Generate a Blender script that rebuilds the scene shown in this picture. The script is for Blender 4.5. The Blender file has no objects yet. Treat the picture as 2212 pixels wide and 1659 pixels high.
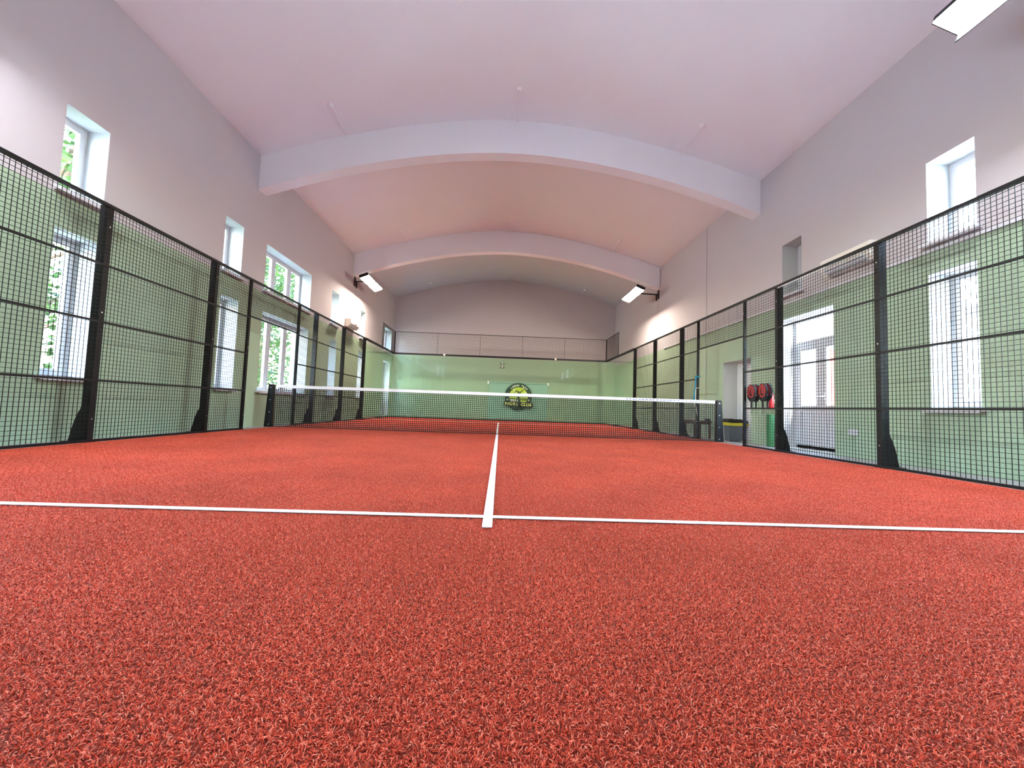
import bpy, math, random
from mathutils import Matrix, Vector
random.seed(7)
sc = bpy.context.scene
COL = sc.collection

# ------------------------------------------------------------------ camera
F_PX = 887.21
YAW, PITCH, ROLL = -0.0270280, 0.0590162, 0.0353856
cy, sy = math.cos(YAW), math.sin(YAW); cp, sp = math.cos(PITCH), math.sin(PITCH); cr, sr = math.cos(ROLL), math.sin(ROLL)
fw = Vector((-sy*cp, cy*cp, sp)); rt = Vector((cy, sy, 0)); up = rt.cross(fw)
r2 = rt*cr + up*sr; u2 = -rt*sr + up*cr
cam = bpy.data.cameras.new('camera'); camo = bpy.data.objects.new('camera', cam); COL.objects.link(camo)
cam.sensor_fit = 'HORIZONTAL'; cam.sensor_width = 36; cam.lens = F_PX/2212*36; cam.clip_start = .05; cam.clip_end = 500
m = Matrix.Identity(4)
for i in range(3):
    m[i][0] = r2[i]; m[i][1] = u2[i]; m[i][2] = -fw[i]
m[0][3], m[1][3], m[2][3] = 0.0430, -9.2597, 0.5966
camo.matrix_world = m
sc.camera = camo

# ------------------------------------------------------------------ sky, sun, exposure
SKY_STRENGTH = 3.4
SUN_STRENGTH = 5.0
LAMP_STRENGTH = 108.0
EXPOSURE = 1.38
w = bpy.data.worlds.new('world'); sc.world = w; w.use_nodes = True
wn = w.node_tree.nodes; wl = w.node_tree.links
bg = wn['Background']
sky = wn.new('ShaderNodeTexSky'); sky.sky_type = 'NISHITA'; sky.sun_disc = False
sky.sun_elevation = math.radians(48); sky.sun_rotation = math.radians(165); sky.air_density = 1.6; sky.dust_density = 1.0; sky.ozone_density = 2.5
wl.new(sky.outputs[0], bg.inputs[0]); bg.inputs[1].default_value = SKY_STRENGTH
sun = bpy.data.lights.new('sun', 'SUN'); sun.energy = SUN_STRENGTH; sun.angle = math.radians(.6); sun.color = (1, .95, .87)
suno = bpy.data.objects.new('sun', sun); COL.objects.link(suno)
suno.rotation_euler = Vector((-.27, 1, -1.05)).to_track_quat('-Z', 'Y').to_euler()
sc.view_settings.view_transform = 'Standard'; sc.view_settings.look = 'None'
sc.view_settings.exposure = EXPOSURE; sc.view_settings.gamma = 1; sc.view_settings.use_curve_mapping = False

# ------------------------------------------------------------------ materials
def lin(c):
    return tuple(((x/255)/12.92 if x/255 <= .04045 else ((x/255+.055)/1.055)**2.4) for x in c) + (1,)
def mat(name, rgb, rough=.6, metal=0, noise=0, nscale=20, bump=0, bscale=200, spec=.5, sheen=0):
    m = bpy.data.materials.new(name); m.use_nodes = True
    n = m.node_tree.nodes; l = m.node_tree.links; b = n['Principled BSDF']
    c = lin(rgb)
    b.inputs['Roughness'].default_value = rough; b.inputs['Metallic'].default_value = metal
    b.inputs['Specular IOR Level'].default_value = spec
    tc = n.new('ShaderNodeTexCoord')
    nt = n.new('ShaderNodeTexNoise'); nt.inputs['Scale'].default_value = nscale; nt.inputs['Detail'].default_value = 4
    l.new(tc.outputs['Object'], nt.inputs['Vector'])
    mx = n.new('ShaderNodeMix'); mx.data_type = 'RGBA'
    k = noise if noise else .03
    mx.inputs['A'].default_value = tuple(x*(1-k) for x in c[:3]) + (1,)
    mx.inputs['B'].default_value = tuple(min(1, x*(1+k)) for x in c[:3]) + (1,)
    l.new(nt.outputs['Fac'], mx.inputs['Factor']); l.new(mx.outputs['Result'], b.inputs['Base Color'])
    if bump:
        n2 = n.new('ShaderNodeTexNoise'); n2.inputs['Scale'].default_value = bscale; n2.inputs['Detail'].default_value = 3
        l.new(tc.outputs['Object'], n2.inputs['Vector'])
        bp = n.new('ShaderNodeBump'); bp.inputs['Strength'].default_value = bump; bp.inputs['Distance'].default_value = .01
        l.new(n2.outputs['Fac'], bp.inputs['Height']); l.new(bp.outputs[0], b.inputs['Normal'])
    if sheen:
        b.inputs['Sheen Weight'].default_value = sheen
    return m
M = {}
M['plaster'] = mat('plaster', (188, 182, 186), .85, noise=.02, nscale=1.5, bump=.12, bscale=60)
M['ceiling'] = mat('ceiling_paint', (236, 234, 240), .9, noise=.02, nscale=1.2, bump=.08, bscale=50)
M['reveal'] = mat('reveal_plaster', (196, 198, 198), .8, noise=.02)
M['green'] = mat('green_paint', (160, 182, 156), .75, noise=.03, nscale=2, bump=.1, bscale=60)
M['concrete'] = mat('grey_floor', (150, 150, 154), .5, noise=.08, nscale=3)
M['black'] = mat('black_powder_coat', (9, 11, 16), .5, noise=.05, spec=.35)
M['steel'] = mat('steel', (205, 205, 205), .3, metal=.9)
M['pvc'] = mat('white_pvc', (206, 207, 212), .35)
M['white'] = mat('white_paint', (232, 232, 234), .6)
M['cord'] = mat('black_cord', (20, 24, 24), .8)
M['wood'] = mat('bench_wood', (104, 70, 46), .55, noise=.25, nscale=9)
M['red'] = mat('red_face', (205, 44, 52), .35, noise=.06)
M['rubber'] = mat('black_rubber', (18, 18, 20), .6)
M['teal'] = mat('teal_strap', (30, 122, 148), .7)
M['rope'] = mat('white_rope', (222, 216, 198), .9)
M['binbody'] = mat('grey_plastic', (92, 98, 106), .45)
M['yellow'] = mat('yellow_bag', (200, 190, 50), .5)
M['acwhite'] = mat('air_unit_white', (224, 218, 208), .35)
M['acgrey'] = mat('air_unit_vent', (104, 98, 98), .5)
M['blind'] = mat('teal_blind', (150, 188, 172), .8)
M['logogreen'] = mat('sign_dark_green', (20, 58, 30), .5)
M['lime'] = mat('sign_lime', (196, 214, 62), .5)
M['signblack'] = mat('sign_black', (14, 18, 12), .5)
M['signwhite'] = mat('sign_white', (236, 238, 220), .5)
M['cream'] = mat('sign_cream', (232, 236, 130), .5)
M['bark'] = mat('bark', (112, 92, 74), .9, noise=.3, nscale=8, bump=.6, bscale=20)
M['ground'] = mat('pale_paving', (190, 186, 178), .9, noise=.1, nscale=.6)
M['grass'] = mat('lawn', (96, 130, 56), .95, noise=.25, nscale=3)
M['house'] = mat('house_render', (206, 206, 204), .9, noise=.04, nscale=1)
M['houseblue'] = mat('house_blue', (92, 128, 176), .8, noise=.04)
M['roof'] = mat('roof_sheet', (120, 112, 108), .8, noise=.1)
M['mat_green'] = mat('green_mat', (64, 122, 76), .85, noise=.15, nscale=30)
M['redbanner'] = mat('red_cloth', (206, 60, 46), .7)
M['blue'] = mat('band_blue', (120, 136, 186), .6)

def leafmat():
    m = bpy.data.materials.new('leaf'); m.use_nodes = True
    n = m.node_tree.nodes; l = m.node_tree.links; b = n['Principled BSDF']; out = n['Material Output']
    oi = n.new('ShaderNodeTexCoord'); nt = n.new('ShaderNodeTexNoise'); nt.inputs['Scale'].default_value = 2.2
    l.new(oi.outputs['Object'], nt.inputs['Vector'])
    r = n.new('ShaderNodeValToRGB'); r.color_ramp.elements[0].position = .35; r.color_ramp.elements[0].color = lin((34, 62, 30)); r.color_ramp.elements[1].position = .65; r.color_ramp.elements[1].color = lin((78, 100, 44))
    l.new(nt.outputs['Fac'], r.inputs[0]); l.new(r.outputs[0], b.inputs['Base Color']); b.inputs['Roughness'].default_value = .5
    t = n.new('ShaderNodeBsdfTranslucent'); l.new(r.outputs[0], t.inputs[0])
    mx = n.new('ShaderNodeMixShader'); mx.inputs[0].default_value = .45
    l.new(b.outputs[0], mx.inputs[1]); l.new(t.outputs[0], mx.inputs[2]); l.new(mx.outputs[0], out.inputs[0])
    return m
M['leaf'] = leafmat()
def glassmat(name, tint, ior=1.5, gain=1.0):
    m = bpy.data.materials.new(name); m.use_nodes = True
    n = m.node_tree.nodes; l = m.node_tree.links; n.remove(n['Principled BSDF']); out = n['Material Output']
    t = n.new('ShaderNodeBsdfTransparent'); t.inputs[0].default_value = tint + (1,)
    g = n.new('ShaderNodeBsdfGlossy'); g.inputs['Roughness'].default_value = .0; g.inputs[0].default_value = (.95, 1, .97, 1)
    f = n.new('ShaderNodeFresnel'); f.inputs[0].default_value = ior
    mx = n.new('ShaderNodeMixShader')
    ge = n.new('ShaderNodeNewGeometry'); inv = n.new('ShaderNodeMath'); inv.operation = 'SUBTRACT'; inv.inputs[0].default_value = 1; l.new(ge.outputs['Backfacing'], inv.inputs[1])
    mu = n.new('ShaderNodeMath'); mu.operation = 'MULTIPLY'; l.new(inv.outputs[0], mu.inputs[0]); l.new(f.outputs[0], mu.inputs[1])   # reflect once, on the outer faces
    l.new(mu.outputs[0], mx.inputs[0]); l.new(t.outputs[0], mx.inputs[1]); l.new(g.outputs[0], mx.inputs[2]); l.new(mx.outputs[0], out.inputs[0])
    return m
M['pane'] = glassmat('window_glass', (.97, .99, 1.0), 1.35)
M['court_glass'] = glassmat('tempered_court_glass', (.935, .985, .945), 1.6)
def emit(name, rgb, s):
    m = bpy.data.materials.new(name); m.use_nodes = True
    n = m.node_tree.nodes; l = m.node_tree.links; n.remove(n['Principled BSDF'])
    e = n.new('ShaderNodeEmission'); e.inputs[0].default_value = rgb + (1,); e.inputs[1].default_value = s
    l.new(e.outputs[0], n['Material Output'].inputs[0]); return m
M['led'] = emit('led_panel_warm', (1.0, .84, .69), LAMP_STRENGTH*1.3)
M['led_cool'] = emit('led_panel_cool', (.9, .93, 1.0), LAMP_STRENGTH*.9)

def turfmat():
    m = bpy.data.materials.new('red_turf'); m.use_nodes = True
    n = m.node_tree.nodes; l = m.node_tree.links; b = n['Principled BSDF']
    tc = n.new('ShaderNodeTexCoord')
    def noise(s, d, rough=.6, dist=0):
        t = n.new('ShaderNodeTexNoise'); t.inputs['Scale'].default_value = s; t.inputs['Detail'].default_value = d
        t.inputs['Roughness'].default_value = rough; t.inputs['Distortion'].default_value = dist
        l.new(tc.outputs['Object'], t.inputs['Vector']); return t
    fine = noise(230, 4, .7, 1.2)
    med = noise(60, 3)
    big = noise(1.1, 4)
    a = n.new('ShaderNodeMath'); a.operation = 'MULTIPLY_ADD'; a.inputs[1].default_value = .75
    l.new(fine.outputs['Fac'], a.inputs[0])
    a2 = n.new('ShaderNodeMath'); a2.operation = 'MULTIPLY'; a2.inputs[1].default_value = .25
    l.new(med.outputs['Fac'], a2.inputs[0]); l.new(a2.outputs[0], a.inputs[2])
    r = n.new('ShaderNodeValToRGB'); e = r.color_ramp.elements
    e[0].position = .385; e[0].color = lin((60, 4, 1)); e[1].position = .615; e[1].color = lin((190, 78, 52))
    e2 = r.color_ramp.elements.new(.5); e2.color = lin((136, 26, 13))
    l.new(a.outputs[0], r.inputs[0])
    mx = n.new('ShaderNodeMix'); mx.data_type = 'RGBA'; mx.blend_type = 'MULTIPLY'; mx.inputs['Factor'].default_value = 1
    r2_ = n.new('ShaderNodeValToRGB'); r2_.color_ramp.elements[0].position = .3; r2_.color_ramp.elements[0].color = (.86, .84, .84, 1); r2_.color_ramp.elements[1].position = .7; r2_.color_ramp.elements[1].color = (1, 1, 1, 1)
    l.new(big.outputs['Fac'], r2_.inputs[0]); l.new(r.outputs[0], mx.inputs['A']); l.new(r2_.outputs[0], mx.inputs['B'])
    l.new(mx.outputs['Result'], b.inputs['Base Color'])
    b.inputs['Roughness'].default_value = .85; b.inputs['Specular IOR Level'].default_value = .05
    b.inputs['Sheen Weight'].default_value = .55; b.inputs['Sheen Roughness'].default_value = .25; b.inputs['Sheen Tint'].default_value = (1, .5, .36, 1)
    bp = n.new('ShaderNodeBump'); bp.inputs['Strength'].default_value = .9; bp.inputs['Distance'].default_value = .006
    l.new(a.outputs[0], bp.inputs['Height']); l.new(bp.outputs[0], b.inputs['Normal'])
    return m
M['turf'] = turfmat()

# ------------------------------------------------------------------ mesh helpers
class MB:
    def __init__(s): s.v = []; s.f = []; s.mi = []
    def quad(s, a, b, c, d, mi=0):
        i = len(s.v); s.v += [a, b, c, d]; s.f.append((i, i+1, i+2, i+3)); s.mi.append(mi); return s
    def poly(s, pts, mi=0):
        i = len(s.v); s.v += list(pts); s.f.append(tuple(range(i, i+len(pts)))); s.mi.append(mi); return s
    def box(s, x0, x1, y0, y1, z0, z1, mi=0):
        if x0 > x1: x0, x1 = x1, x0
        if y0 > y1: y0, y1 = y1, y0
        if z0 > z1: z0, z1 = z1, z0
        i = len(s.v)
        s.v += [(x0,y0,z0),(x1,y0,z0),(x1,y1,z0),(x0,y1,z0),(x0,y0,z1),(x1,y0,z1),(x1,y1,z1),(x0,y1,z1)]
        for f in ((0,3,2,1),(4,5,6,7),(0,1,5,4),(1,2,6,5),(2,3,7,6),(3,0,4,7)):
            s.f.append(tuple(i+k for k in f)); s.mi.append(mi)
        return s
    def tube(s, pts, r, n=6, mi=0, cap=True):
        pts = [Vector(p) for p in pts]; rs = r if isinstance(r, (list, tuple)) else [r]*len(pts)
        base = len(s.v)
        for k, p in enumerate(pts):
            d = (pts[min(k+1, len(pts)-1)]-pts[max(k-1, 0)]).normalized()
            h = Vector((0, 0, 1)) if abs(d.z) < .9 else Vector((1, 0, 0))
            a = d.cross(h).normalized(); b = d.cross(a)
            for j in range(n):
                t = 2*math.pi*j/n + math.pi/n
                q = p + a*rs[k]*math.cos(t) + b*rs[k]*math.sin(t); s.v.append(tuple(q))
        for k in range(len(pts)-1):
            for j in range(n):
                s.f.append((base+k*n+j, base+k*n+(j+1) % n, base+(k+1)*n+(j+1) % n, base+(k+1)*n+j)); s.mi.append(mi)
        if cap:
            s.f.append(tuple(base+j for j in range(n))); s.mi.append(mi)
            e = base+(len(pts)-1)*n; s.f.append(tuple(e+n-1-j for j in range(n))); s.mi.append(mi)
        return s
    def prism(s, pts, axis, a, b, mi=0):
        """polygon pts (2D) extruded along axis from a to b; axis 'x': pts=(y,z); 'y': pts=(x,z); 'z': pts=(x,y)"""
        def P(p, t): return {'x': (t, p[0], p[1]), 'y': (p[0], t, p[1]), 'z': (p[0], p[1], t)}[axis]
        n = len(pts); i = len(s.v)
        s.v += [P(p, a) for p in pts] + [P(p, b) for p in pts]
        s.f.append(tuple(i+k for k in range(n))); s.mi.append(mi)
        s.f.append(tuple(i+n+n-1-k for k in range(n))); s.mi.append(mi)
        for k in range(n):
            s.f.append((i+k, i+n+k, i+n+(k+1) % n, i+(k+1) % n)); s.mi.append(mi)
        return s
    def mesh(s, name, mats):
        me = bpy.data.meshes.new(name); me.from_pydata(s.v, [], s.f)
        for m_ in (mats if isinstance(mats, (list, tuple)) else [mats]): me.materials.append(m_)
        me.polygons.foreach_set('material_index', s.mi); me.update(); return me
def link(name, me, parent=None, loc=(0, 0, 0), rz=0):
    o = bpy.data.objects.new(name, me); COL.objects.link(o); o.location = loc
    if rz: o.rotation_euler = (0, 0, rz)
    if parent: o.parent = parent
    return o
def obj(name, mb, mats, parent=None, loc=(0, 0, 0), smooth=False, bevel=0, kind=None, label=None):
    me = mb.mesh(name, mats)
    if smooth:
        me.polygons.foreach_set('use_smooth', [True]*len(me.polygons))
        try: me.set_sharp_from_angle(angle=math.radians(35))
        except Exception: pass
    o = link(name, me, parent, loc)
    if bevel:
        b = o.modifiers.new('bevel', 'BEVEL'); b.width = bevel; b.segments = 2; b.limit_method = 'ANGLE'
    if kind: o['kind'] = kind
    if label: o['label'] = label
    return o
def thing(name, label, cat, loc=(0, 0, 0), group=None, kind=None):
    o = bpy.data.objects.new(name, None); COL.objects.link(o); o.location = loc; o.empty_display_size = .1
    return tag(o, label, cat, group, kind)
def tag(o, label, cat, group=None, kind=None):
    o['label'] = label; o['category'] = cat
    if group: o['group'] = group
    if kind: o['kind'] = kind
    return o

# ------------------------------------------------------------------ room shell
XL, XR, YN, YF = -5.52, 5.88, -11.95, 11.72
XC = .18; HW = 5.72; ZS, ZA = 6.05, 7.20
def zceil(x): return ZA - (ZA-ZS)*min(1, abs(x-XC)/HW)**1.72
def zbeam(x): return 6.41 - 1.15*min(1, abs(x-XC)/HW)**1.85
TH = .46
UZ0, UZ1, LZ0, LZ1 = 3.13, 4.22, .80, 2.64
# openings: (y0, y1, z0, z1)
upL = [(-10.6, -9.0), (-7.6, -6.1), (-4.16, -3.59), (-1.16, -.59), (.27, 2.55), (4.0, 4.58), (6.75, 7.29), (10.1, 11.35)]  # first two are unseen, added wide to bring in more daylight
loL = [(-10.6, -9.0, LZ0), (-7.6, -6.1, LZ0), (-4.16, -3.59, LZ0), (-1.14, -.59, LZ0), (.28, 2.56, LZ0), (4.02, 4.59, LZ0), (6.72, 7.27, LZ0), (10.1, 11.33, .02)]  # first two again added out of view for ambient daylight
openL = [(a, b, UZ0, UZ1) for a, b in upL] + [(a, b, c, LZ1) for a, b, c in loL]
openR = [(-10.4, -9.0, UZ0, UZ1), (-7.6, -6.1, UZ0, UZ1), (-4.45, -3.86, UZ0-.07, UZ1), (-1.48, -.92, UZ0, UZ1), (-7.6, -6.1, LZ0, LZ1), (-4.44, -3.86, LZ0, LZ1), (-2.24, -.80, .0, LZ1), (.15, 1.34, .0, 1.98)]  # wide near openings are unseen, added for ambient daylight
def side_wall(name, x, out, ops, zgreen):
    ys = sorted(set([YN, YF]+[o[0] for o in ops]+[o[1] for o in ops]))
    zs = sorted(set([-.02, zgreen, 7.42]+[o[2] for o in ops]+[o[3] for o in ops]))
    b = MB(); xo = x+out*TH
    for i in range(len(ys)-1):
        for j in range(len(zs)-1):
            ym, zm = (ys[i]+ys[i+1])/2, (zs[j]+zs[j+1])/2
            if any(o[0] < ym < o[1] and o[2] < zm < o[3] for o in ops): continue
            for xx, mi in ((x, 1 if zm < zgreen else 0), (xo, 3)):
                b.quad((xx, ys[i], zs[j]), (xx, ys[i+1], zs[j]), (xx, ys[i+1], zs[j+1]), (xx, ys[i], zs[j+1]), mi)
    for (a, c, z0, z1) in ops:
        b.quad((x, a, z0), (xo, a, z0), (xo, a, z1), (x, a, z1), 2)
        b.quad((x, c, z0), (xo, c, z0), (xo, c, z1), (x, c, z1), 2)
        b.quad((x, a, z0), (xo, a, z0), (xo, c, z0), (x, c, z0), 2)
        b.quad((x, a, z1), (xo, a, z1), (xo, c, z1), (x, c, z1), 2)
    b.quad((x, YN, -.02), (xo, YN, -.02), (xo, YN, 7.42), (x, YN, 7.42), 3)
    b.quad((x, YF, -.02), (xo, YF, -.02), (xo, YF, 7.42), (x, YF, 7.42), 3)
    return obj(name, b, [M['plaster'], M['green'], M['reveal'], M['house']], kind='structure')
wl_ = side_wall('wall_left', XL, -1, openL, 3.06); tag(wl_, 'long left wall, pale plaster over green paint, with tall narrow windows', 'wall')
wr_ = side_wall('wall_right', XR, 1, openR, 2.93); tag(wr_, 'long right wall, pale plaster over green paint, with glazed doors', 'wall')
def end_wall(name, y, out, zg):
    n = 40; xs = [XL-.4+(XR-XL+.8)*i/n for i in range(n+1)]
    b = MB()
    for yy in (y, y+out*.3):
        mi = 0 if yy == y else 2
        for i in range(n):
            b.quad((xs[i], yy, zg), (xs[i+1], yy, zg), (xs[i+1], yy, zceil(xs[i+1])+.12), (xs[i], yy, zceil(xs[i])+.12), mi)
        b.quad((xs[0], yy, -.02), (xs[-1], yy, -.02), (xs[-1], yy, zg), (xs[0], yy, zg), 1 if yy == y else 2)
    return obj(name, b, [M['plaster'], M['green'], M['house']], kind='structure')
tag(end_wall('wall_back', YF, 1, 3.12), 'far end wall, beige plaster above green paint, behind the court glass', 'wall')
tag(end_wall('wall_front', YN, -1, 3.06), 'near end wall behind the camera, plaster above green paint', 'wall')
def strip_grid(b, rows, closed=False):
    n = len(rows[0]); base = len(b.v)
    for r_ in rows: b.v += r_
    for j in range(len(rows) if closed else len(rows)-1):
        j2 = (j+1) % len(rows)
        for i in range(n-1):
            b.f.append((base+j*n+i, base+j*n+i+1, base+j2*n+i+1, base+j2*n+i)); b.mi.append(0)
b = MB(); n = 64; xs = [XL-.2+(XR-XL+.4)*i/n for i in range(n+1)]
strip_grid(b, [[(a, YN, zceil(a)) for a in xs], [(a, YF, zceil(a)) for a in xs]])
o = obj('ceiling', b, M['ceiling'], smooth=True, kind='structure'); tag(o, 'shallow arched pale ceiling over the hall', 'ceiling')
so = o.modifiers.new('solid', 'SOLIDIFY'); so.thickness = .1; so.offset = 1
b = MB(); b.box(XL-.7, XR+.7, YN-.3, YF+.3, 7.4, 7.6)
o = obj('roof', b, M['roof']); tag(o, 'flat roof slab above the hall ceiling', 'roof', kind='structure')
for k, y0 in enumerate((-6.14, -.2, 5.74)):
    b = MB(); t = .3; n = 48; xs = [XL+(XR-XL)*i/n for i in range(n+1)]
    strip_grid(b, [[(a, y0, zceil(a)+.03) for a in xs], [(a, y0, zbeam(a)) for a in xs], [(a, y0+t, zbeam(a)) for a in xs], [(a, y0+t, zceil(a)+.03) for a in xs]])
    o = obj('ceiling_beam', b, M['ceiling'], smooth=True)
    tag(o, ['arched plastered ceiling beam above the near half of the court', 'large arched ceiling beam nearest above the net', 'smaller arched ceiling beam farther back, between the two lit floodlights'][k], 'beam', kind='structure')
b = MB(); b.box(XL-.05, XR+.35, YN, YF, -.2, -.021)
tag(obj('floor', b, M['concrete'], kind='structure'), 'plain grey concrete floor strip around the red court', 'floor')
b = MB()
b.box(-70, XL-TH, -60, 80, -.4, -.145); b.box(XR+TH, 70, -60, 80, -.4, -.1)
tag(obj('ground', b, M['ground'], kind='structure'), 'pale sunlit paving outside the windows', 'ground')

# ------------------------------------------------------------------ windows and doors
def frame_ring(b, x0, x1, y0, y1, z0, z1, w_):
    b.box(x0, x1, y0, y1, z0, z0+w_); b.box(x0, x1, y0, y1, z1-w_, z1)
    b.box(x0, x1, y0, y0+w_, z0+w_, z1-w_); b.box(x0, x1, y1-w_, y1, z0+w_, z1-w_)
WN = [0]
def window(side, y0, y1, z0, z1, label, mulls=(), sill=True, closed=False, depth=.31):
    WN[0] += 1
    s = -1 if side == 'L' else 1; xw = XL if s < 0 else XR
    t = thing('window_%d' % WN[0], label, 'window', (xw+s*depth, (y0+y1)/2, z0), kind='structure')
    cyy = (y0+y1)/2; a, c = y0-cyy, y1-cyy; h = z1-z0
    b = MB(); frame_ring(b, 0, s*.07, a, c, 0, h, .06)
    cuts = [a+.06]+[v for m_ in mulls for v in (m_[0]-cyy, m_[1]-cyy)]+[c-.06]
    for m_ in mulls: b.box(0, s*.07, m_[0]-cyy, m_[1]-cyy, .06, h-.06)
    obj('window_frame', b, M['pvc'], t)
    for i in range(0, len(cuts), 2):
        p, q_ = cuts[i], cuts[i+1]
        b = MB(); frame_ring(b, s*-.012, s*.05, p-.01, q_+.01, .05, h-.05, .05)
        f = obj('sash', b, M['pvc'], t)
        b = MB(); b.box(s*.02, s*.026, p+.03, q_-.03, .09, h-.09)
        obj('board' if closed else 'pane', b, M['pvc'] if closed else M['pane'], f)
    if sill:
        b = MB(); b.box(-s*(depth+.1), -s*.013, a-.06, c+.06, -.045, -.003); b.box(-s*(depth+.1), -s*(depth+.085), a-.06, c+.06, -.065, -.045)
        obj('sill', b, M['pvc'], t, bevel=.004)
    return t
nmL = ['behind the camera', 'just outside the frame', 'nearest the camera', 'second from the camera', 'three-pane', 'beyond the wide window', 'fourth narrow one along', 'at the far left corner']
for i, (a, c) in enumerate(upL):
    lab = 'upper left-wall window, ' + ['first behind the camera', 'second behind the camera', 'narrow, nearest, with tree leaves outside', 'narrow, second from the near end', 'wide, with three panes and green leaves outside', 'narrow, just beyond the wide one', 'narrow, right of the wall air conditioner', 'behind the raised corner mesh at the far end'][i]
    window('L', a, c, UZ0, UZ1, lab, mulls=((1.08, 1.18), (1.83, 1.95)) if i == 4 else ())
for i, (a, c, z) in enumerate(loL[:7]):
    lab = 'tall lower left-wall window, ' + ['first behind the camera', 'second behind the camera', 'nearest, seen through mesh with a tree trunk outside', 'narrow, second from the near end, between two posts', 'wide, with three panes behind the left net post', 'narrow, just beyond the wide one', 'narrow, just before the glass corner'][i]
    window('L', a, c, z, LZ1, lab, mulls=((1.05, 1.17), (1.83, 1.95)) if i == 4 else ())
for i, (a, c, z0, z1) in enumerate(openR[:6]):
    lab = ['upper right-wall window, first behind the camera', 'upper right-wall window, second behind the camera', 'bright upper right-wall window nearest the camera', 'dim boarded upper right-wall window above the double door', 'lower right-wall window behind the camera', 'tall bright lower right-wall window with white sill, right of the double door'][i]
    window('R', a, c, z0, z1, lab, closed=(i == 3), depth=.34)
# doors
def leaf(t, s, a, c, h, hinge_right=False):
    b = MB(); x0, x1 = 0, s*.06
    wz = .12
    b.box(x0, x1, a, a+wz, 0, h); b.box(x0, x1, c-wz, c, 0, h)
    b.box(x0, x1, a+wz, c-wz, h-.1, h); b.box(x0, x1, a+wz, c-wz, 0, .14); b.box(x0, x1, a+wz, c-wz, .74, .86)
    b.box(x0+s*.02, x1-s*.02, a+wz, c-wz, .14, .74)
    l_ = obj('door_leaf', b, M['pvc'], t)
    b = MB(); b.box(s*.027, s*.033, a+wz-.005, c-wz+.005, .855, h-.095)
    obj('pane', b, M['pane'], l_)
    return l_
t = thing('door_1', 'white double door with tall glass panes and transom light, right wall', 'door', (XR+.34, -1.52, 0), kind='structure')
b = MB(); frame_ring(b, 0, .08, -.72, .72, 0, 2.64, .06); b.box(0, .08, -.66, .66, 2.08, 2.18); obj('door_frame', b, M['pvc'], t)
b = MB(); b.box(.03, .036, -.66, .66, 2.18, 2.58); obj('transom_pane', b, M['pane'], t)
leaf(t, 1, .0, .655, 2.08); l2 = leaf(t, 1, -.655, -.005, 2.08)
b = MB(); b.tube([(-.0, -.08, 1.03), (-.05, -.08, 1.03), (-.05, .06, 1.03)], .011); b.box(-.008, 0, -.1, -.06, .95, 1.1); obj('handle', b, M['white'], l2)
t = thing('door_2', 'white glazed door at the far end of the left wall, seen through court glass', 'door', (XL-.31, 10.715, .02), kind='structure')
b = MB(); frame_ring(b, 0, -.07, -.615, .615, 0, 2.62, .06); obj('door_frame', b, M['pvc'], t)
leaf(t, -1, -.55, .55, 2.55)
t = thing('door_3', 'plain white inner door panel in the right wall opening beside the net post', 'door', (XR+.42, .745, 0), kind='structure')
b = MB(); frame_ring(b, 0, -.05, -.595, .595, 0, 1.98, .07); obj('door_frame', b, M['white'], t)
b = MB(); b.box(-.0, .04, -.53, .53, .0, 1.92); obj('door_leaf', b, M['white'], t)

# ------------------------------------------------------------------ court surface
def fibremat():
    m = bpy.data.materials.new('turf_fibre'); m.use_nodes = True
    n = m.node_tree.nodes; l = m.node_tree.links; b = n['Principled BSDF']
    ge = n.new('ShaderNodeNewGeometry'); r = n.new('ShaderNodeValToRGB'); e = r.color_ramp.elements
    e[0].position = 0; e[0].color = lin((164, 38, 20)); e[1].position = 1; e[1].color = lin((246, 150, 122))
    e2 = e.new(.55); e2.color = lin((228, 90, 62))
    l.new(ge.outputs['Random Per Island'], r.inputs[0])
    nt = n.new('ShaderNodeTexNoise'); nt.inputs['Scale'].default_value = 1.3; nt.inputs['Detail'].default_value = 5; l.new(ge.outputs['Position'], nt.inputs['Vector'])
    r2_ = n.new('ShaderNodeValToRGB'); r2_.color_ramp.elements[0].position = .3; r2_.color_ramp.elements[0].color = (.78, .76, .76, 1); r2_.color_ramp.elements[1].position = .7; r2_.color_ramp.elements[1].color = (1, 1, 1, 1)
    l.new(nt.outputs['Fac'], r2_.inputs[0])
    mx = n.new('ShaderNodeMix'); mx.data_type = 'RGBA'; mx.blend_type = 'MULTIPLY'; mx.inputs['Factor'].default_value = 1
    l.new(r.outputs[0], mx.inputs['A']); l.new(r2_.outputs[0], mx.inputs['B']); l.new(mx.outputs['Result'], b.inputs['Base Color'])
    b.inputs['Roughness'].default_value = .5; b.inputs['Specular IOR Level'].default_value = .08
    b.inputs['Sheen Weight'].default_value = .8; b.inputs['Sheen Roughness'].default_value = .25; b.inputs['Sheen Tint'].default_value = (1, .55, .42, 1)
    return m
M['fibre'] = fibremat()
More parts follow.
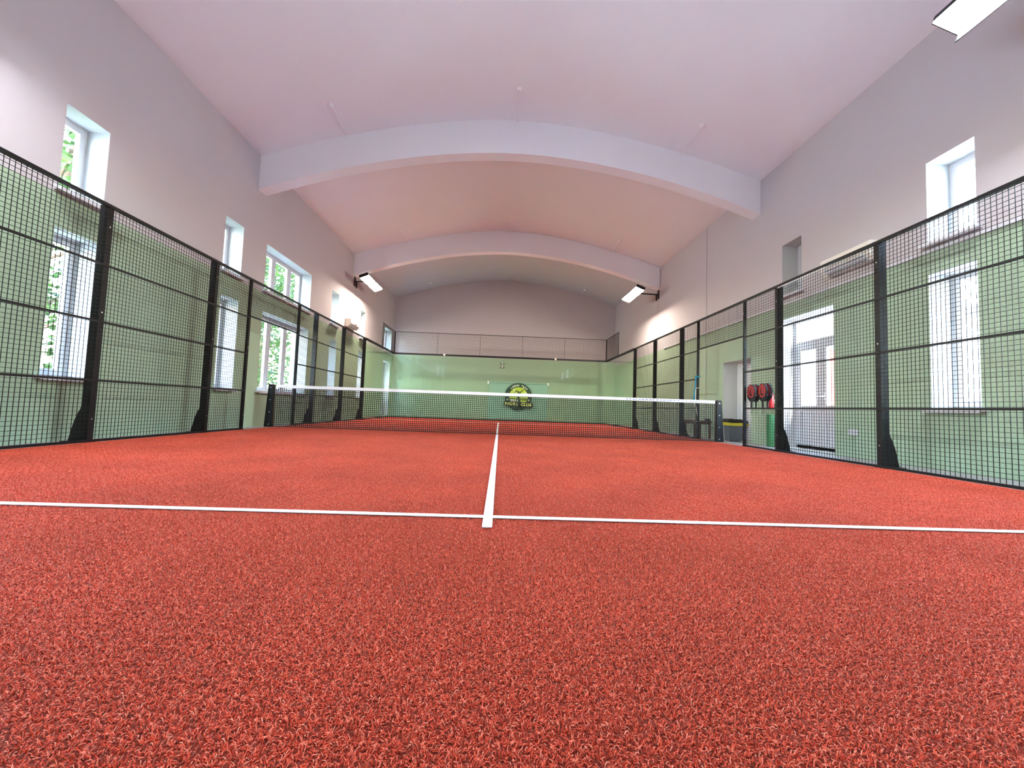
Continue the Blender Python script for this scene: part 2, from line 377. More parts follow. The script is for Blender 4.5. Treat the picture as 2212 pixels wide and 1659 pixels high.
def turf_pile(parent):
    R_ = random.Random(11); b = MB(); T = .03
    for k in range(150):
        x, y = R_.uniform(-T, T)*1.1, R_.uniform(-T, T)*1.1; a = R_.uniform(0, 2*math.pi); L = R_.uniform(.005, .0105); w_ = R_.uniform(.0006, .0011)
        dx, dy = math.cos(a), math.sin(a); nx, ny = -dy, dx; c = R_.uniform(-.6, .6)
        h0 = -.0095; h1 = R_.uniform(-.006, -.003); h2 = R_.uniform(-.0055, -.0005)
        p = [(x, y, h0), (x+dx*L*.4+nx*c*L*.1, y+dy*L*.4+ny*c*L*.1, h1), (x+dx*L+nx*c*L*.5, y+dy*L+ny*c*L*.5, h2)]
        i = len(b.v)
        for j, q_ in enumerate(p):
            ww = w_*(1, 1, .6)[j]; b.v += [(q_[0]-nx*ww, q_[1]-ny*ww, q_[2]), (q_[0]+nx*ww, q_[1]+ny*ww, q_[2]+ww*R_.uniform(-.8, .8))]
        b.f += [(i, i+1, i+3, i+2), (i+2, i+3, i+5, i+4)]; b.mi += [0, 0]
    o = obj('pile', b, M['fibre'], parent, kind='stuff')
    g = bpy.data.node_groups.new('pile', 'GeometryNodeTree')
    g.interface.new_socket('Geometry', in_out='INPUT', socket_type='NodeSocketGeometry'); g.interface.new_socket('Geometry', in_out='OUTPUT', socket_type='NodeSocketGeometry')
    N = g.nodes; K = g.links
    gi = N.new('NodeGroupInput'); go = N.new('NodeGroupOutput')
    gr = N.new('GeometryNodeMeshGrid'); gr.inputs['Size X'].default_value = 9.9; gr.inputs['Size Y'].default_value = 19.9
    gr.inputs['Vertices X'].default_value = 181; gr.inputs['Vertices Y'].default_value = 363
    ip = N.new('GeometryNodeInstanceOnPoints')
    rv = N.new('FunctionNodeRandomValue'); rv.data_type = 'FLOAT_VECTOR'; rv.inputs['Min'].default_value = (0, 0, 0); rv.inputs['Max'].default_value = (0, 0, 6.283)
    K.new(gr.outputs['Mesh'], ip.inputs['Points']); K.new(gi.outputs[0], ip.inputs['Instance']); K.new(rv.outputs['Value'], ip.inputs['Rotation']); K.new(ip.outputs[0], go.inputs[0])
    md = o.modifiers.new('pile', 'NODES'); md.node_group = g
    return o
t = thing('court_turf', 'orange-red artificial turf of the padel court with white lines', 'artificial turf', (0, 0, 0))
b = MB(); b.box(-4.99, 4.99, -10.0, 9.99, -.02, -.009); obj('turf_backing', b, M['turf'], t); turf_pile(t)
for s in (-1, 1):
    b = MB(); b.box(-4.99, 4.99, s*6.975-.025, s*6.975+.025, .0, .003); obj('service_line', b, M['white'], t)
b = MB()
pts = [(-.0255, -7.17), (-.021, -7.176), (.021, -7.176), (.0255, -7.17), (.0255, 7.17), (-.0255, 7.17)]
b.prism(pts, 'z', .0, .0035); obj('centre_line', b, M['white'], t)

# ------------------------------------------------------------------ fence
WIRE = .0048
def wire_mesh(w_, z0, z1, step=.05, wr=WIRE):
    b = MB(); r = wr/2
    n = int(round(w_/step))
    for i in range(1, n):
        y = w_*i/n; b.box(-r, r, y-r, y+r, z0, z1)
    n = int(round((z1-z0)/step))
    for i in range(1, n):
        z = z0+(z1-z0)*i/n; b.box(r, 3*r, 0, w_, z-r, z+r)
    return b.mesh('wire_mesh', M['black'])
WM = {}
def get_wm(w_, z0, z1):
    k = (w_, z0, z1)
    if k not in WM: WM[k] = wire_mesh(w_, z0, z1)
    return WM[k]
def post_mesh(big):
    b = MB()
    if big:
        # deep shaft with a flared foot on the outer side
        prof = [(.012, 0), (.235, 0), (.235, .012), (.225, .06), (.205, .16), (.18, .26), (.15, .345), (.122, .40), (.112, .44), (.112, 2.99), (.012, 2.99)]
        b.prism(prof, 'y', -.04, .04)
        b.box(.0, .30, -.07, .07, -.012, .006)
    else:
        b.box(.008, .058, -.025, .025, 0, 2.99); b.box(.0, .12, -.05, .05, -.012, .006)
    return b.mesh('post', M['black'])
PB, PS = post_mesh(True), post_mesh(False)
b = MB(); b.tube([(-.004, 0, 0), (.014, 0, 0)], .009, 8); BOLT = b.mesh('bolt', M['steel'])
b = MB(); b.tube([(0, 0, 0), (0, 0, .03)], .014, 8); FOOTB = b.mesh('anchor_bolt', M['steel'])
def rail_mesh(w_, h_, d_):
    b = MB(); b.box(-.004, d_, 0, w_, -h_/2, h_/2); return b.mesh('rail', M['black'])
RM = {}
def get_rm(w_, h_, d_):
    k = (w_, h_, d_)
    if k not in RM: RM[k] = rail_mesh(*k)
    return RM[k]
def side_fence(s, label):
    t = thing('mesh_fence', label, 'fence', (s*5.0, 0, 0), group='side fences of the padel court')
    t.scale = (s, 1, 1)
    ys = [(-6, 1), (-4, 1), (-2, 1), (-1, 0), (1, 0), (2, 1), (4, 1), (6, 1)]
    for y, big in ys:
        p = link('post', PB if big else PS, t, (0, y, 0))
        for z in (.28, 1.62, 2.72):
            link('bolt', BOLT, p, (.008 if not big else .012, 0, z))
        if big:
            for dx in (.262, .285): link('anchor_bolt', FOOTB, p, (dx, .0, .0))
    for i in range(len(ys)-1):
        y0, y1 = ys[i][0], ys[i+1][0]
        if (y0, y1) == (-1, 1):
            link('wire_mesh', get_wm(2.0, 2.26, 2.98), t, (0, y0, 0))['kind'] = 'stuff'
            link('rail', get_rm(2.0, .03, .025), t, (0, y0, 2.25)); link('rail', get_rm(2.0, .04, .04), t, (0, y0, 2.985))
            continue
        w_ = float(y1-y0)
        link('wire_mesh', get_wm(w_, .03, 2.98), t, (0, y0, 0))['kind'] = 'stuff'
        for z in (.76, 1.5, 2.22): link('rail', get_rm(w_, .026, .02), t, (0, y0, z))
        link('rail', get_rm(w_, .04, .04), t, (0, y0, 2.985)); link('rail', get_rm(w_, .03, .03), t, (0, y0, .012))
    return t
side_fence(-1, 'black wire-mesh side fence along the left windowed wall')
rf = side_fence(1, 'black wire-mesh side fence on the right, with rackets hung on it')
b = MB(); b.box(.004, .02, .06, 1.16, -.0, .018); link('white_strip', b.mesh('white_strip', M['white']), rf, (0, -3.25+.05, 2.945))  # thin white bar in place of the light reflected under the top rail

# glass enclosure
t = thing('glass_wall', 'tempered glass court end wall with black frame and mesh above', 'glass wall', (0, 10, 0))
for i in range(5):
    b = MB(); b.box(-5+2*i+.004, -5+2*i+1.996, 0, .012, .03, 2.94); obj('glass_panel', b, M['court_glass'], t)
b = MB(); b.box(-5.02, 5.02, -.008, .05, 2.935, 3.02); obj('top_rail', b, M['black'], t)
b = MB(); b.box(-5.02, 5.02, -.012, .04, -.01, .045); obj('base_rail', b, M['black'], t)
wmb = wire_mesh(2.0, 3.02, 3.98, .05, .0045)
for i in range(5):
    o = link('wire_mesh', wmb, t, (-5+2*i, .0, 0), -math.pi/2); o.rotation_euler = (0, 0, -math.pi/2); o['kind'] = 'stuff'
    o.location = (-5+2*i, .01, 0)
for i in range(6):
    w_ = .045 if i in (0, 5) else .014
    b = MB(); b.box(-w_/2, w_/2, 0, w_, 3.0, 4.0); obj('mesh_post', b, M['black'], t, (-5+2*i, 0, 0))
b = MB(); b.box(-5.02, 5.02, -.005, .02, 3.985, 4.01); obj('mesh_rail', b, M['black'], t)
for x in (-2.66, 2.58):
    b = MB(); b.tube([(x, -.05, 2.985), (x, -.03, 2.985), (x, -.008, 2.985)], [.02, .05, .05], 10); obj('clip', b, M['white'], t)
for s in (-1, 1):
    t2 = thing('glass_wall', ['tempered glass side return at the far left corner of the court', 'tempered glass side return at the far right corner of the court'][s > 0], 'glass wall', (s*5.0, 8, 0), group='glass side returns')
    for y in (-2, 0):
        b = MB(); b.box(0, s*.012, y+.045 if y < 0 else y+.004, y+1.985, .03, 2.94); obj('glass_panel', b, M['court_glass'], t2)
    b = MB(); b.box(-s*.008, s*.05, -2, 1.98, 2.935, 3.02); obj('top_rail', b, M['black'], t2)
    b = MB(); b.box(-s*.012, s*.04, -1.96, 1.98, -.01, .045); obj('base_rail', b, M['black'], t2)
    b = MB(); r = .0045/2
    for i in range(1, 40): b.box(-r, r, .05*i-r, .05*i+r, 3.02, 3.98)
    for i in range(1, 20): b.box(-r, r, 0, 1.98, 3.02+.048*i-r, 3.02+.048*i+r)
    obj('wire_mesh', b, M['black'], t2, kind='stuff')
    b = MB(); b.box(-.0175, .0175, 0, .035, 3.0, 4.0); obj('mesh_post', b, M['black'], t2)
    b = MB(); b.box(-.0125, .0125, 0, 1.98, 3.985, 4.01); obj('mesh_rail', b, M['black'], t2)

# ------------------------------------------------------------------ net
t = thing('padel_net', 'black padel net with white top band stretched across the court', 'net', (0, 0, 0))
def ztop(x): return .925
b = MB(); step = .0425; n = int(9.86/step); r = .0052
for i in range(n+1):
    x = -4.93+9.86*i/n; b.box(x-r, x+r, -r, r, .012, .88)
for i in range(1, 21):
    z = .012+.0425*i; b.box(-4.93, 4.93, -r, r, z-r, z+r)
obj('net_mesh', b, M['cord'], t, kind='stuff')
b = MB(); b.box(-4.87, 4.95, -.006, .006, .868, .935); band = obj('top_band', b, M['white'], t)
b = MB()
rr = random.Random(3); x = 2.9
while x < 4.6:
    wd = rr.uniform(.03, .06); b.box(x, x+wd, -.0075, -.006, .892, .912); x += wd+rr.uniform(.015, .05)
b.tube([(4.72, -.0078, .902), (4.72, -.006, .902)], .014, 10)
obj('printed_marks', b, M['blue'], band, kind='stuff')
b = MB(); b.tube([(-4.95, 0, .016), (0, 0, .012), (4.95, 0, .016)], .008, 6); obj('bottom_cord', b, M['cord'], t)
for s in (-1, 1):
    b = MB(); b.tube([(s*4.93, 0, .01), (s*4.93, 0, .88)], .006, 6); obj('side_cord', b, M['cord'], t)
    b = MB(); b.tube([(s*4.9, 0, .915), (s*4.99, 0, .9 if s > 0 else .82)], .007, 6); obj('tie_cord', b, M['cord'], t)
    b = MB(); b.prism([(s*4.965, 0), (s*5.135, 0), (s*5.085, .92), (s*5.075, .945), (s*4.985, .945), (s*4.972, .93)], 'y', -.045, .045)
    p = obj('post', b, M['black'], t, bevel=.006)
    for z in (.06, .33, .6, .87):
        b = MB(); b.tube([(s*5.03, -.052, z), (s*5.03, -.04, z)], .012, 8); obj('bolt', b, M['steel'], p)

# ------------------------------------------------------------------ floodlights
TILT = 22
def floodlight(s, y, label):
    t = thing('floodlight', label, 'floodlight', (s*5.0, y, 5.08), group='wall floodlights')
    xw = (XL if s < 0 else XR) - s*5.0
    b = MB(); b.box(xw, xw-s*.02, -.07, .07, -.17, .17); obj('wall_plate', b, M['black'], t, bevel=.004)
    b = MB(); b.tube([(xw-s*.02, 0, .0), (s*.1, 0, .02)], .026, 8)
    if y > 0: b.box(xw-s*.06, xw-s*.10, -.01, .01, -.24, -.03)
    obj('arm', b, M['black'], t)
    for k, (a, c) in enumerate(((-.88, -.02), (.02, .88))):
        b = MB(); W2 = .16
        b.box(-W2, W2, a, c, .03, .055)
        for y0_, y1_ in ((a, a+.01), (c-.01, c)): b.box(-W2, W2, y0_, y1_, -.05, .03)
        inn = W2 if s < 0 else -W2                                   # court side edge stays open, wall side has a deeper visor
        b.box(-inn, -inn+(.01 if s < 0 else -.01), a+.01, c-.01, -.06 if y > 0 else -.15, .03); b.box(inn, inn-(.01 if s < 0 else -.01), a+.01, c-.01, -.006, .03)
        for i in range(8):
            yy = a+.06+i*(c-a-.12)/7; b.box(-W2+.02, W2-.02, yy-.003, yy+.003, .055, .085)
        h_ = obj('housing', b, M['black'], t, (-s*.1, 0, -.02)); h_.rotation_euler = (0, s*math.radians(TILT), 0)
        b = MB(); b.quad((-W2+.012, a+.012, 0), (-W2+.012, c-.012, 0), (W2-.012, c-.012, 0), (W2-.012, a+.012, 0))
        obj('led_panel', b, M['led' if y > 0 else 'led_cool'], h_, label='glowing white light panel')
    return t
floodlight(-1, 5.9, 'lit white floodlight on black arm, far end of the left wall')
floodlight(1, 5.9, 'lit white floodlight on black arm, far end of the right wall')
floodlight(-1, -5.9, 'floodlight on the left wall beside the camera')
floodlight(1, -5.9, 'bright floodlight at the upper right corner of the picture')

# cables
def cable(pts, label, r=.008, m_='plaster'):
    b = MB(); b.tube(pts, r, 6); tag(obj('cable', b, M[m_]), label, 'cable')
cable([(XR-.012, 5.92, 4.9), (XR-.012, 5.92, 2.95)], 'thin vertical cable under the right far floodlight')
cable([(XL+.012, 6.0, 4.9), (XL+.012, 6.0, 3.6)], 'thin vertical cable from left floodlight down to the air conditioner')
cable([(XR-.01, 2.26, 6.0), (XR-.01, 2.26, .0)], 'long thin vertical cable on the right wall above the bench', .007)
cable([(XR-.02, 5.72, 6.0), (XR-.02, 5.72, 5.3)], 'short vertical cable at the right end of the far beam', .012)
b = MB(); b.box(XR-.025, XR-.001, -11.9, 5.3, 2.93, 2.975); tag(obj('cable_trunking', b, M['pvc']), 'white horizontal cable trunking along the top of the right green paint', 'trunking')
# ceiling rods
RX = [(-3.62, 'left'), (.2, 'middle'), (4.02, 'right')]
for yb, wn_ in ((-.2, 'nearer large beam'), (5.74, 'farther beam'), (11.72, 'far end wall')):
    for x, nm in RX:
        z = zceil(x); y0 = yb-.95
        t = thing('ceiling_rod', '%s ceiling rod of the three before the %s' % (nm, wn_), 'rod', (x, y0, z), group='ceiling rods')
        b = MB(); b.tube([(0, .0, -.045), (0, .95, -.045)], .011, 6); obj('rod', b, M['ceiling'], t)
        b = MB(); b.tube([(0, 0, 0), (0, 0, -.03), (0, 0, -.06)], [.06, .055, .025], 12); obj('mount', b, M['ceiling'], t)

# ------------------------------------------------------------------ air conditioners
def aircon(s, y0, y1, z0, z1, label):
    t = thing('air_conditioner', label, 'air conditioner', ((XL if s < 0 else XR), y0, z0), group='wall air conditioners')
    L = y1-y0; h = z1-z0; k = -s
    prof = [(0, .02), (0, h), (k*.17, h), (k*.205, h-.03), (k*.22, h*.45), (k*.2, .09), (k*.12, 0), (k*.03, 0)]
    b = MB(); b.prism(prof, 'y', 0, L); obj('body', b, M['acwhite'], t, bevel=.008)
    b = MB(); b.prism([(k*.118, -.004), (k*.204, .088), (k*.21, .105), (k*.12, .01)], 'y', .08, L-.08); v_ = obj('air_vent', b, M['pvc'], t)
    b = MB(); b.prism([(k*.190, .071), (k*.198, .080), (k*.200, .078), (k*.192, .066)], 'y', .1, L-.1); b.prism([(k*.134, .008), (k*.146, .022), (k*.148, .020), (k*.136, .005)], 'y', .1, L-.1); obj('air_slot', b, M['acgrey'], v_)
    b = MB(); b.box(k*.207, k*.224, L*.45, L*.66, h*.5, h*.58); obj('display', b, M['acgrey'], t, label='small dark display window')
aircon(-1, 5.2, 6.07, 3.27, 3.56, 'cream wall air conditioner below the far left floodlight')
aircon(1, -3.17, -2.2, 3.12, 3.42, 'white wall air conditioner above the fence on the right wall')

# ------------------------------------------------------------------ rackets
def ell(cx, cz, rx, rz, n=28, a0=0, a1=2*math.pi):
    return [(cx+rx*math.cos(a0+(a1-a0)*i/n), cz+rz*math.sin(a0+(a1-a0)*i/n)) for i in range(n)]
def racket(x, y, z, label, tilt=0):
    t = thing('padel_racket', label, 'racket', (x, y, z), group='rackets hung on the right fence'); t.rotation_euler = (tilt, 0, 0)
    b = MB(); ri = ell(0, 0, .117, .130); ro = ell(0, 0, .13, .143)
    n = len(ri)
    for i in range(n):
        j = (i+1) % n
        for X in (-.019, .019):
            b.quad((X, *ri[i]), (X, *ri[j]), (X, *ro[j]), (X, *ro[i]))
        b.quad((-.019, *ro[i]), (-.019, *ro[j]), (.019, *ro[j]), (.019, *ro[i]))
    obj('rim', b, M['rubber'], t)
    b = MB(); b.prism(ri, 'x', -.017, .017); f = obj('face', b, M['red'], t)
    b = MB()
    for gx in (-.06, -.03, 0, .03, .06):
        for gz in (-.05, -.02, .01, .04, .07):
            for X in (-.0178, .0178): b.poly([(X, gx+.006*math.cos(k*math.pi/4), gz+.006*math.sin(k*math.pi/4)) for k in range(8)])
    obj('holes', b, M['rubber'], f, kind='stuff')
    b = MB(); b.prism([(-.055, -.03), (-.02, -.06), (.02, -.055), (.03, .02), (.05, .05), (.045, -.01), (.04, -.085), (-.03, -.09)], 'x', -.0185, .0185)
    obj('graphic', b, M['rubber'], f)
    b = MB()
    b.prism([(-.118, -.06), (-.1, -.1), (-.05, -.135), (.05, -.135), (.1, -.1), (.118, -.06), (.126, -.09), (.09, -.15), (.024, -.2), (-.024, -.2), (-.09, -.15), (-.126, -.09)], 'x', -.021, .021)
    obj('throat', b, M['rubber'], t)
    b = MB(); b.tube([(0, 0, -.18), (0, 0, -.2), (0, 0, -.30), (0, 0, -.315)], [.017, .017, .0175, .02], 8); obj('grip', b, M['rubber'], t)
    b = MB(); b.tube([(0, 0, -.31), (0, -.035, -.37), (0, -.03, -.43), (0, 0, -.45), (0, .03, -.42), (0, .02, -.37), (0, .004, -.31)], .003, 5); obj('wrist_cord', b, M['rubber'], t)
racket(5.075, -1.17, 1.1, 'red and black padel racket hung on the right fence, front left one')
racket(5.155, -1.18, 1.1, 'padel racket hanging behind the front left red racket')
racket(5.075, -1.52, 1.1, 'red and black padel racket hung on the right fence, nearest the big post')
racket(5.155, -1.53, 1.105, 'padel racket hanging behind the one nearest the big post')

# ------------------------------------------------------------------ bin, bench, straps etc.
t = thing('waste_bin', 'grey plastic bin with black lid and yellow bag rim in the right opening', 'bin', (5.6, .59, -.012))
b = MB()
b.v = [(.03,.02,0),(.44,.02,0),(.44,.23,0),(.03,.23,0),(0,0,.44),(.47,0,.44),(.47,.25,.44),(0,.25,.44)]
b.f = [(0,3,2,1),(4,5,6,7),(0,1,5,4),(1,2,6,5),(2,3,7,6),(3,0,4,7)]; b.mi = [0]*6
obj('body', b, M['binbody'], t, bevel=.012)
b = MB(); b.prism([(-.012, .375), (.485, .375), (.49, .44), (.3, .448), (.1, .44), (-.015, .45)], 'y', -.015, .265); obj('bag_rim', b, M['yellow'], t)
b = MB(); b.prism([(-.01, .44), (.48, .44), (.48, .50), (.36, .515), (.3, .535), (.12, .535), (.1, .545), (.0, .54)], 'y', -.012, .262); obj('lid', b, M['rubber'], t, bevel=.006)
t = thing('bench', 'low brown wooden bench behind the right fence', 'bench', (5.25, 1.3, -.012))
for k in range(3):
    b = MB(); b.box(.005+.105*k, .1+.105*k, 0, 1.0, .42, .455); obj('slat', b, M['wood'], t)
for yy in (.06, .9):
    for xx in (.0, .27):
        b = MB(); b.box(xx, xx+.045, yy, yy+.045, 0, .42); obj('leg', b, M['wood'], t)
    b = MB(); b.box(.045, .27, yy, yy+.03, .36, .42); obj('crossbar', b, M['wood'], t)
b = MB(); b.box(.0, .02, .1, .9, .37, .42); obj('apron', b, M['wood'], t)
b = MB(); b.box(5.43, 5.54, 1.32, 1.46, .446, .50); tag(obj('pouch', b, M['rubber'], bevel=.012), 'small black pouch on the near end of the bench', 'pouch')
t = thing('strap', 'teal strap looped around the right gate post', 'strap', (4.985, 1.0, 0))
b = MB()
for (a, c) in (((.0, .03, 1.56), (-.02, .04, 1.25)), ((-.02, .04, 1.25), (-.05, .03, .93))):
    b.box(a[0]-.004, a[0]+.0, -.0, .0, a[2], c[2]) if False else None
b.prism([(.0, 1.56), (-.03, 1.56), (-.055, 1.3), (-.10, .9), (-.045, .9), (-.02, 1.28)], 'y', -.036, -.031); obj('webbing', b, M['teal'], t)
b = MB(); frame_y = -.037
b.box(-.012, .09, -.037, -.031, 1.54, 1.585); b.box(-.012, -.006, -.037, .037, 1.54, 1.585); b.box(-.012, .09, .031, .037, 1.54, 1.585); b.box(.08, .09, -.037, .037, 1.54, 1.585)
obj('loop', b, M['teal'], t)
t = thing('rope', 'white rope tied to the right gate post and hanging in a loop', 'rope', (4.985, 1.0, 0))
b = MB(); b.tube([(.08, -.036, 1.28), (-.02, -.036, 1.27), (-.03, -.036, 1.2), (-.03, -.036, .95), (.0, -.04, .72), (.03, -.045, .52), (.02, -.05, .44), (-.03, -.055, .41), (-.075, -.05, .44), (-.085, -.05, .52), (-.07, -.045, .7), (-.045, -.04, .95)], .006, 6); obj('cord', b, M['rope'], t)
b = MB(); b.tube([(.08, -.036, 1.28), (.08, .036, 1.28), (-.008, .036, 1.28), (-.008, -.036, 1.28)], .006, 6); obj('knot', b, M['rope'], t)
t = thing('fire_extinguisher', 'red fire extinguisher on the right wall beside the double door', 'extinguisher', (XR-.1, -.70, .78))
b = MB(); b.tube([(0, 0, 0), (0, 0, .02), (0, 0, .26), (0, 0, .31), (0, 0, .34)], [.05, .06, .06, .045, .018], 14); obj('cylinder', b, M['red'], t, smooth=True)
b = MB(); b.box(-.02, .02, -.05, .03, .34, .37); b.tube([(0, .02, .35), (0, .07, .3), (0, .065, .15)], .008, 6); obj('valve', b, M['rubber'], t)
b = MB(); b.box(.055, .1, -.03, .03, .12, .2); obj('bracket', b, M['steel'], t)
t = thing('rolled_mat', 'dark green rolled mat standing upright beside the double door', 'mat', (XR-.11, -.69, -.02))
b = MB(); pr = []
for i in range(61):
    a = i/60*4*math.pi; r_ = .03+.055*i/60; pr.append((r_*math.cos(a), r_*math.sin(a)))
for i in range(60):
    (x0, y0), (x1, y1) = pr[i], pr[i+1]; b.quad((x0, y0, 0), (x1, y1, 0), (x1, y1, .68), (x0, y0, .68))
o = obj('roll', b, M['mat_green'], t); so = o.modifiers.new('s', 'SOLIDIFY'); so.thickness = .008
t = thing('wall_socket', 'white double wall socket low on the right green wall', 'socket', (XR, -2.63, .40))
b = MB(); b.box(0, -.035, -.075, .075, -.05, .05); obj('plate', b, M['pvc'], t, bevel=.006)
for yy in (-.035, .035):
    b = MB(); b.tube([(-.031, yy, 0), (-.034, yy, 0)], .02, 12); obj('outlet', b, M['acgrey'], t)

# ------------------------------------------------------------------ back wall blind, vent and sign
t = thing('roller_blind', 'pale teal roller blind on the far wall behind the sign', 'blind', (.93, YF, 0))
b = MB(); b.box(-1.5, 1.5, -.05, -.045, .06, 1.86); obj('fabric', b, M['blind'], t)
b = MB(); b.tube([(-1.5, -.06, 1.88), (1.5, -.06, 1.88)], .03, 12); obj('roller', b, M['blind'], t)
for x in (-1.53, 1.53):
    b = MB(); b.box(x-.04, x+.04, -.1, 0, 1.79, 1.95); obj('bracket', b, M['white'], t, bevel=.008)
t = thing('wall_vent', 'small square vent with four openings high on the far green wall', 'vent', (.08, YF, 2.75))
b = MB(); b.box(-.14, .14, -.012, 0, -.14, .16); obj('plate', b, M['green'], t)
for dz in (-.09, .1):
    b = MB(); b.box(-.11, .11, -.03, -.012, dz-.045, dz+.045); g = obj('grille', b, M['acgrey'], t)
    b = MB(); b.box(-.03, .03, -.034, -.03, dz-.03, dz+.05); obj('cap', b, M['signwhite'], g)

sg = thing('club_sign', 'round dark green and lime padel club sign on the far wall', 'sign', (.955, YF-.16, 1.2))
def disk(b, cx, cz, r_, y0, y1, n=56): b.prism([(cx+r_*math.cos(2*math.pi*i/n), cz+r_*math.sin(2*math.pi*i/n)) for i in range(n)], 'y', y0, y1)
b = MB(); disk(b, 0, 0, .69, 0, .05); obj('backing', b, M['signblack'], sg)
b = MB(); disk(b, 0, 0, .665, -.008, 0); obj('ring', b, M['logogreen'], sg)
b = MB(); disk(b, 0, .0, .47, -.016, -.008); obj('ball', b, M['lime'], sg)
def band_arc(b, pts, w0, w1, y0, y1):
    n = len(pts)
    for i in range(n-1):
        (x0, z0), (x1, z1) = pts[i], pts[i+1]; d = Vector((x1-x0, z1-z0)).normalized(); nx, nz = -d.y, d.x
        wa = w0+(w1-w0)*i/(n-1); wb = w0+(w1-w0)*(i+1)/(n-1)
        b.prism([(x0+nx*wa, z0+nz*wa), (x1+nx*wb, z1+nz*wb), (x1-nx*wb, z1-nz*wb), (x0-nx*wa, z0-nz*wa)], 'y', y0, y1)
b = MB(); band_arc(b, [(-.24, .39), (-.235, .3), (-.21, .2), (-.15, .12), (-.06, .06)], .022, .022, -.02, -.016); obj('seam', b, M['signwhite'], sg)
b = MB(); band_arc(b, [(.06, .0), (.14, .1), (.24, .16), (.34, .185), (.42, .18)], .026, .02, -.02, -.016); obj('seam', b, M['signwhite'], sg)
b = MB(); y0, y1 = -.03, -.02
disk(b, -.005, .235, .045, y0, y1, 16)
b.prism([(-.06, -.1), (.06, -.1), (.055, .06), (.075, .18), (.03, .2), (-.04, .19), (-.06, .1)], 'y', y0, y1)
band_arc(b, [(.04, .16), (.14, .27), (.24, .36)], .03, .016, y0, y1)
band_arc(b, [(-.03, .15), (-.11, .09), (-.19, .13), (-.22, .17)], .03, .02, y0, y1)
b.prism([(-.12+.075*math.cos(a*math.pi/8)-.03*math.sin(a*math.pi/8)*-1, .28+.045*math.sin(a*math.pi/8)+.04*math.cos(a*math.pi/8)) for a in range(16)], 'y', y0, y1)
band_arc(b, [(-.22, .17), (-.18, .24)], .012, .012, y0, y1)
obj('player_silhouette', b, M['signblack'], sg)
b = MB(); disk(b, .23, .445, .03, -.03, -.02, 14); obj('small_ball', b, M['cream'], sg)
b = MB(); b.prism([(-.6, -.28), (.6, -.28), (.66, -.12), (-.66, -.12)], 'y', -.024, -.016); obj('name_strip', b, M['logogreen'], sg)
pl = [(-.73, -.25), (-.7, -.22), (-.3, -.235), (.1, -.25), (.7, -.29), (.735, -.32), (.74, -.5), (.71, -.53), (.3, -.49), (-.1, -.46), (-.7, -.45), (-.73, -.42)]
b = MB(); b.prism([(x, z-.02) for x, z in pl], 'y', -.05, -.024); plate = obj('name_plate', b, M['signblack'], sg)
def text_mesh(body, size, y, place, m_, parent, name, bold=.0, depth=.006):
    """place(i) -> (x, z, angle) for each character"""
    objs = []; b = MB()
    for i, ch in enumerate(body):
        if ch == ' ': continue
        cu = bpy.data.curves.new('t', 'FONT'); cu.body = ch; cu.size = size; cu.align_x = 'CENTER'; cu.offset = bold; cu.resolution_u = 3; cu.extrude = depth/2
        o = bpy.data.objects.new('t', cu); COL.objects.link(o)
        bpy.context.view_layer.update(); dg = bpy.context.evaluated_depsgraph_get()
        me = bpy.data.meshes.new_from_object(o.evaluated_get(dg))
        x, z, a = place(i); ca, sa = math.cos(a), math.sin(a); base = len(b.v)
        for v in me.vertices:
            X, Z = v.co.x, v.co.y; b.v.append((x+X*ca-Z*sa, y-v.co.z, z+X*sa+Z*ca))
        for p in me.polygons: b.f.append(tuple(base+k for k in p.vertices)); b.mi.append(0)
        bpy.data.objects.remove(o); bpy.data.curves.remove(cu); bpy.data.meshes.remove(me)
    return obj(name, b, m_, parent)
def arc(i, n=10, r_=.522, span=math.radians(88)):
    a = math.pi/2+span/2-span*i/(n-1)-.04; return (r_*math.cos(a), r_*math.sin(a), a-math.pi/2)
text_mesh('LEMON TREE', .125, -.012, arc, M['signwhite'], sg, 'lettering', .004)
def line(i):
    x = -.615+1.23*i/9; z = -.415-.02-(.055*max(0, (x+.2))/.9); return (x, z+.0, -.05 if x > -.1 else -.0)
text_mesh('PADEL CLUB', .2, -.055, line, M['cream'], plate, 'lettering', .009)
b = MB()
for (xa, xb) in ((-.44, -.1),): b.prism([(xa, -.2), (xa+.04, -.245), (xb-.05, -.25), (xb, -.2), (xb-.02, -.15), (xa+.02, -.14)], 'y', -.032, -.024)
b.prism([(-.08, -.24), (-.03, -.25), (0, -.2), (-.03, -.16), (-.06, -.17)], 'y', -.032, -.024)
obj('white_mark', b, M['signwhite'], sg)
b = MB(); b.prism([(.1, -.22), (.14, -.27), (.36, -.28), (.42, -.24), (.44, -.16), (.1, -.15)], 'y', -.032, -.024); obj('lime_mark', b, M['lime'], sg)
for x in (-.56, .54):
    b = MB(); b.prism([(x, -.23), (x+.05, -.17), (x+.035, -.135), (x, -.15), (x-.035, -.135), (x-.05, -.17)], 'y', -.032, -.024); obj('heart', b, M['signwhite'], sg)

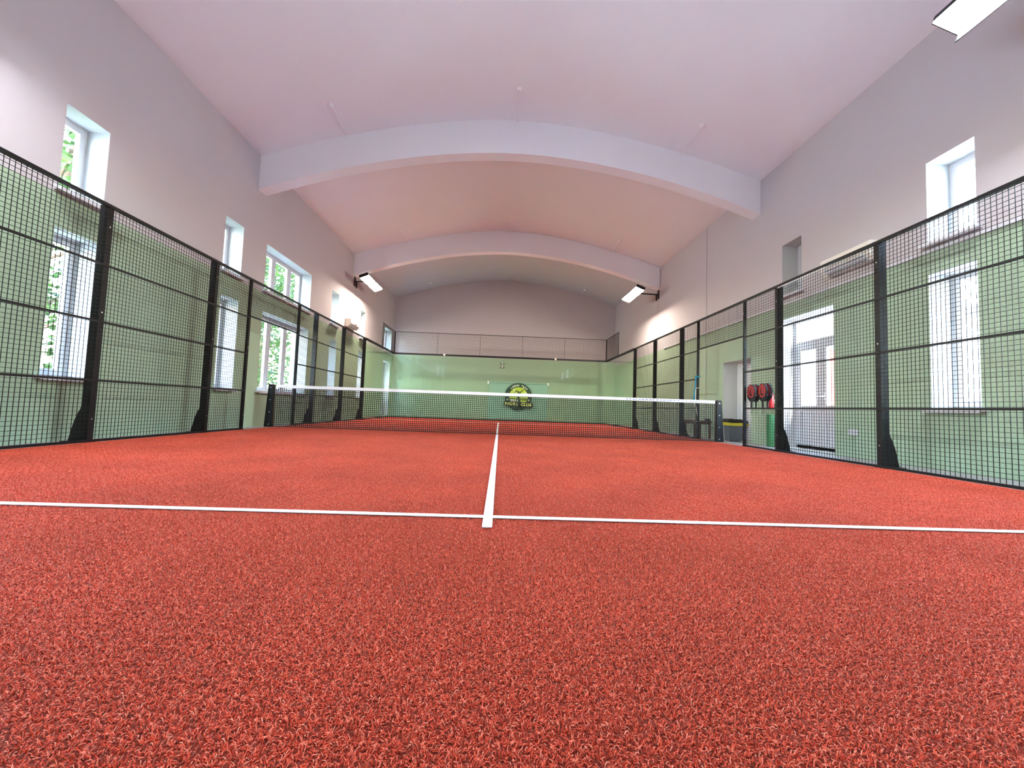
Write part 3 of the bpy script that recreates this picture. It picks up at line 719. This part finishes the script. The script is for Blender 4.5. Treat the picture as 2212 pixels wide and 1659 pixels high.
# ------------------------------------------------------------------ outside: trees left, building and banner right
def tree(x, y, h, lean, label, nleaf=2600, seed=0, low=.6, rad=1.9):
    R = random.Random(seed)
    t = thing('tree', label, 'tree', (x, y, -.1), group='trees outside the left windows')
    b = MB(); b.tube([(0, 0, 0), (lean[0]*.3, lean[1]*.3, h*.3), (lean[0]*.7, lean[1]*.8, h*.62), (lean[0], lean[1], h*.9)], [.17, .14, .1, .04], 9)
    for k in range(9):
        z = h*(.25+.07*k); u = z/h; a = R.uniform(0, 6.28); l_ = R.uniform(1.0, 1.9)
        p = Vector((lean[0]*u, lean[1]*u, z)); q_ = p+Vector((math.cos(a)*l_, math.sin(a)*l_, R.uniform(.3, .9)))
        b.tube([p, (p+q_)/2+Vector((0, 0, .1)), q_], [.05, .035, .012], 6)
    obj('trunk', b, M['bark'], t, smooth=True)
    b = MB(); clumps = []
    for k in range(120):
        u = R.uniform(low/h, 1); a = R.uniform(0, 6.28); r_ = rad*math.sqrt(R.random())*(.55+.6*math.sin(math.pi*min(1, u*1.05)))
        clumps.append((Vector((lean[0]*u+r_*math.cos(a), lean[1]*u+r_*math.sin(a), h*u)), R.uniform(.35, .75)))
    for k in range(nleaf):
        c, cr_ = R.choice(clumps)
        p = c+Vector((R.gauss(0, 1), R.gauss(0, 1), R.gauss(0, .8)))*cr_*.5
        d = Vector((R.uniform(-1, 1), R.uniform(-1, 1), R.uniform(-.6, .4))).normalized(); n_ = d.cross(Vector((R.uniform(-1, 1), R.uniform(-1, 1), 1))).normalized()
        l_ = R.uniform(.12, .22); w_ = l_*.34
        if p.z < .3: continue
        b.quad(tuple(p), tuple(p+d*l_*.5+n_*w_), tuple(p+d*l_), tuple(p+d*l_*.5-n_*w_))
    obj('foliage', b, M['leaf'], t, kind='stuff')
tree(-9.5, -1.3, 7.2, (.2, .9), 'leaning tree outside the nearest left windows', seed=1, nleaf=9000, low=.3)
tree(-9.4, 3.6, 7.4, (.4, .5), 'leafy tree seen through the left part of the wide windows', seed=2, nleaf=6500, low=1.4)
tree(-10.0, 7.6, 7.0, (.2, .8), 'leafy tree with slanting trunk seen through the wide windows', seed=3, nleaf=6500, low=1.0)
tree(-11.0, 13.6, 6.8, (0, -.5), 'farthest tree beyond the left windows', seed=4, nleaf=3000)
b = MB(); b.box(-16, -8.4, -7, 16, -.14, -.1); tag(obj('lawn', b, M['grass']), 'green lawn outside the left windows', 'lawn', kind='stuff')
t = thing('neighbouring_building', 'pale building with blue bay outside the right windows', 'building', (15, 2.0, -.1))
b = MB(); b.box(0, 8, -6, 16, 0, 4.2); obj('wall', b, M['house'], t)
b = MB(); b.box(-.3, 8.3, -6.3, 16.3, 4.2, 4.45); obj('roof', b, M['roof'], t)
for yy in (-4.5, -1.0, 2.5, 6, 9.5, 13):
    b = MB(); b.box(-.04, 0, yy, yy+1.4, 1.0, 2.6); f = obj('window', b, M['pvc'], t)
    b = MB(); b.box(-.05, -.04, yy+.08, yy+1.32, 1.08, 2.52); obj('pane', b, M['houseblue'], f)
t = thing('banner', 'slim red banner standing outside the glazed double door', 'banner', (8.6, 1.2, -.1))
b = MB(); b.tube([(0, 0, 0), (0, 0, 2.6)], .02, 8); obj('pole', b, M['steel'], t)
b = MB(); b.prism([(.03, .3), (.34, .3), (.34, 2.45), (.03, 2.55)], 'y', -.004, .004); obj('cloth', b, M['redbanner'], t)
b = MB(); b.tube([(0, 0, 0), (0, 0, .05)], .18, 16); obj('base', b, M['rubber'], t)
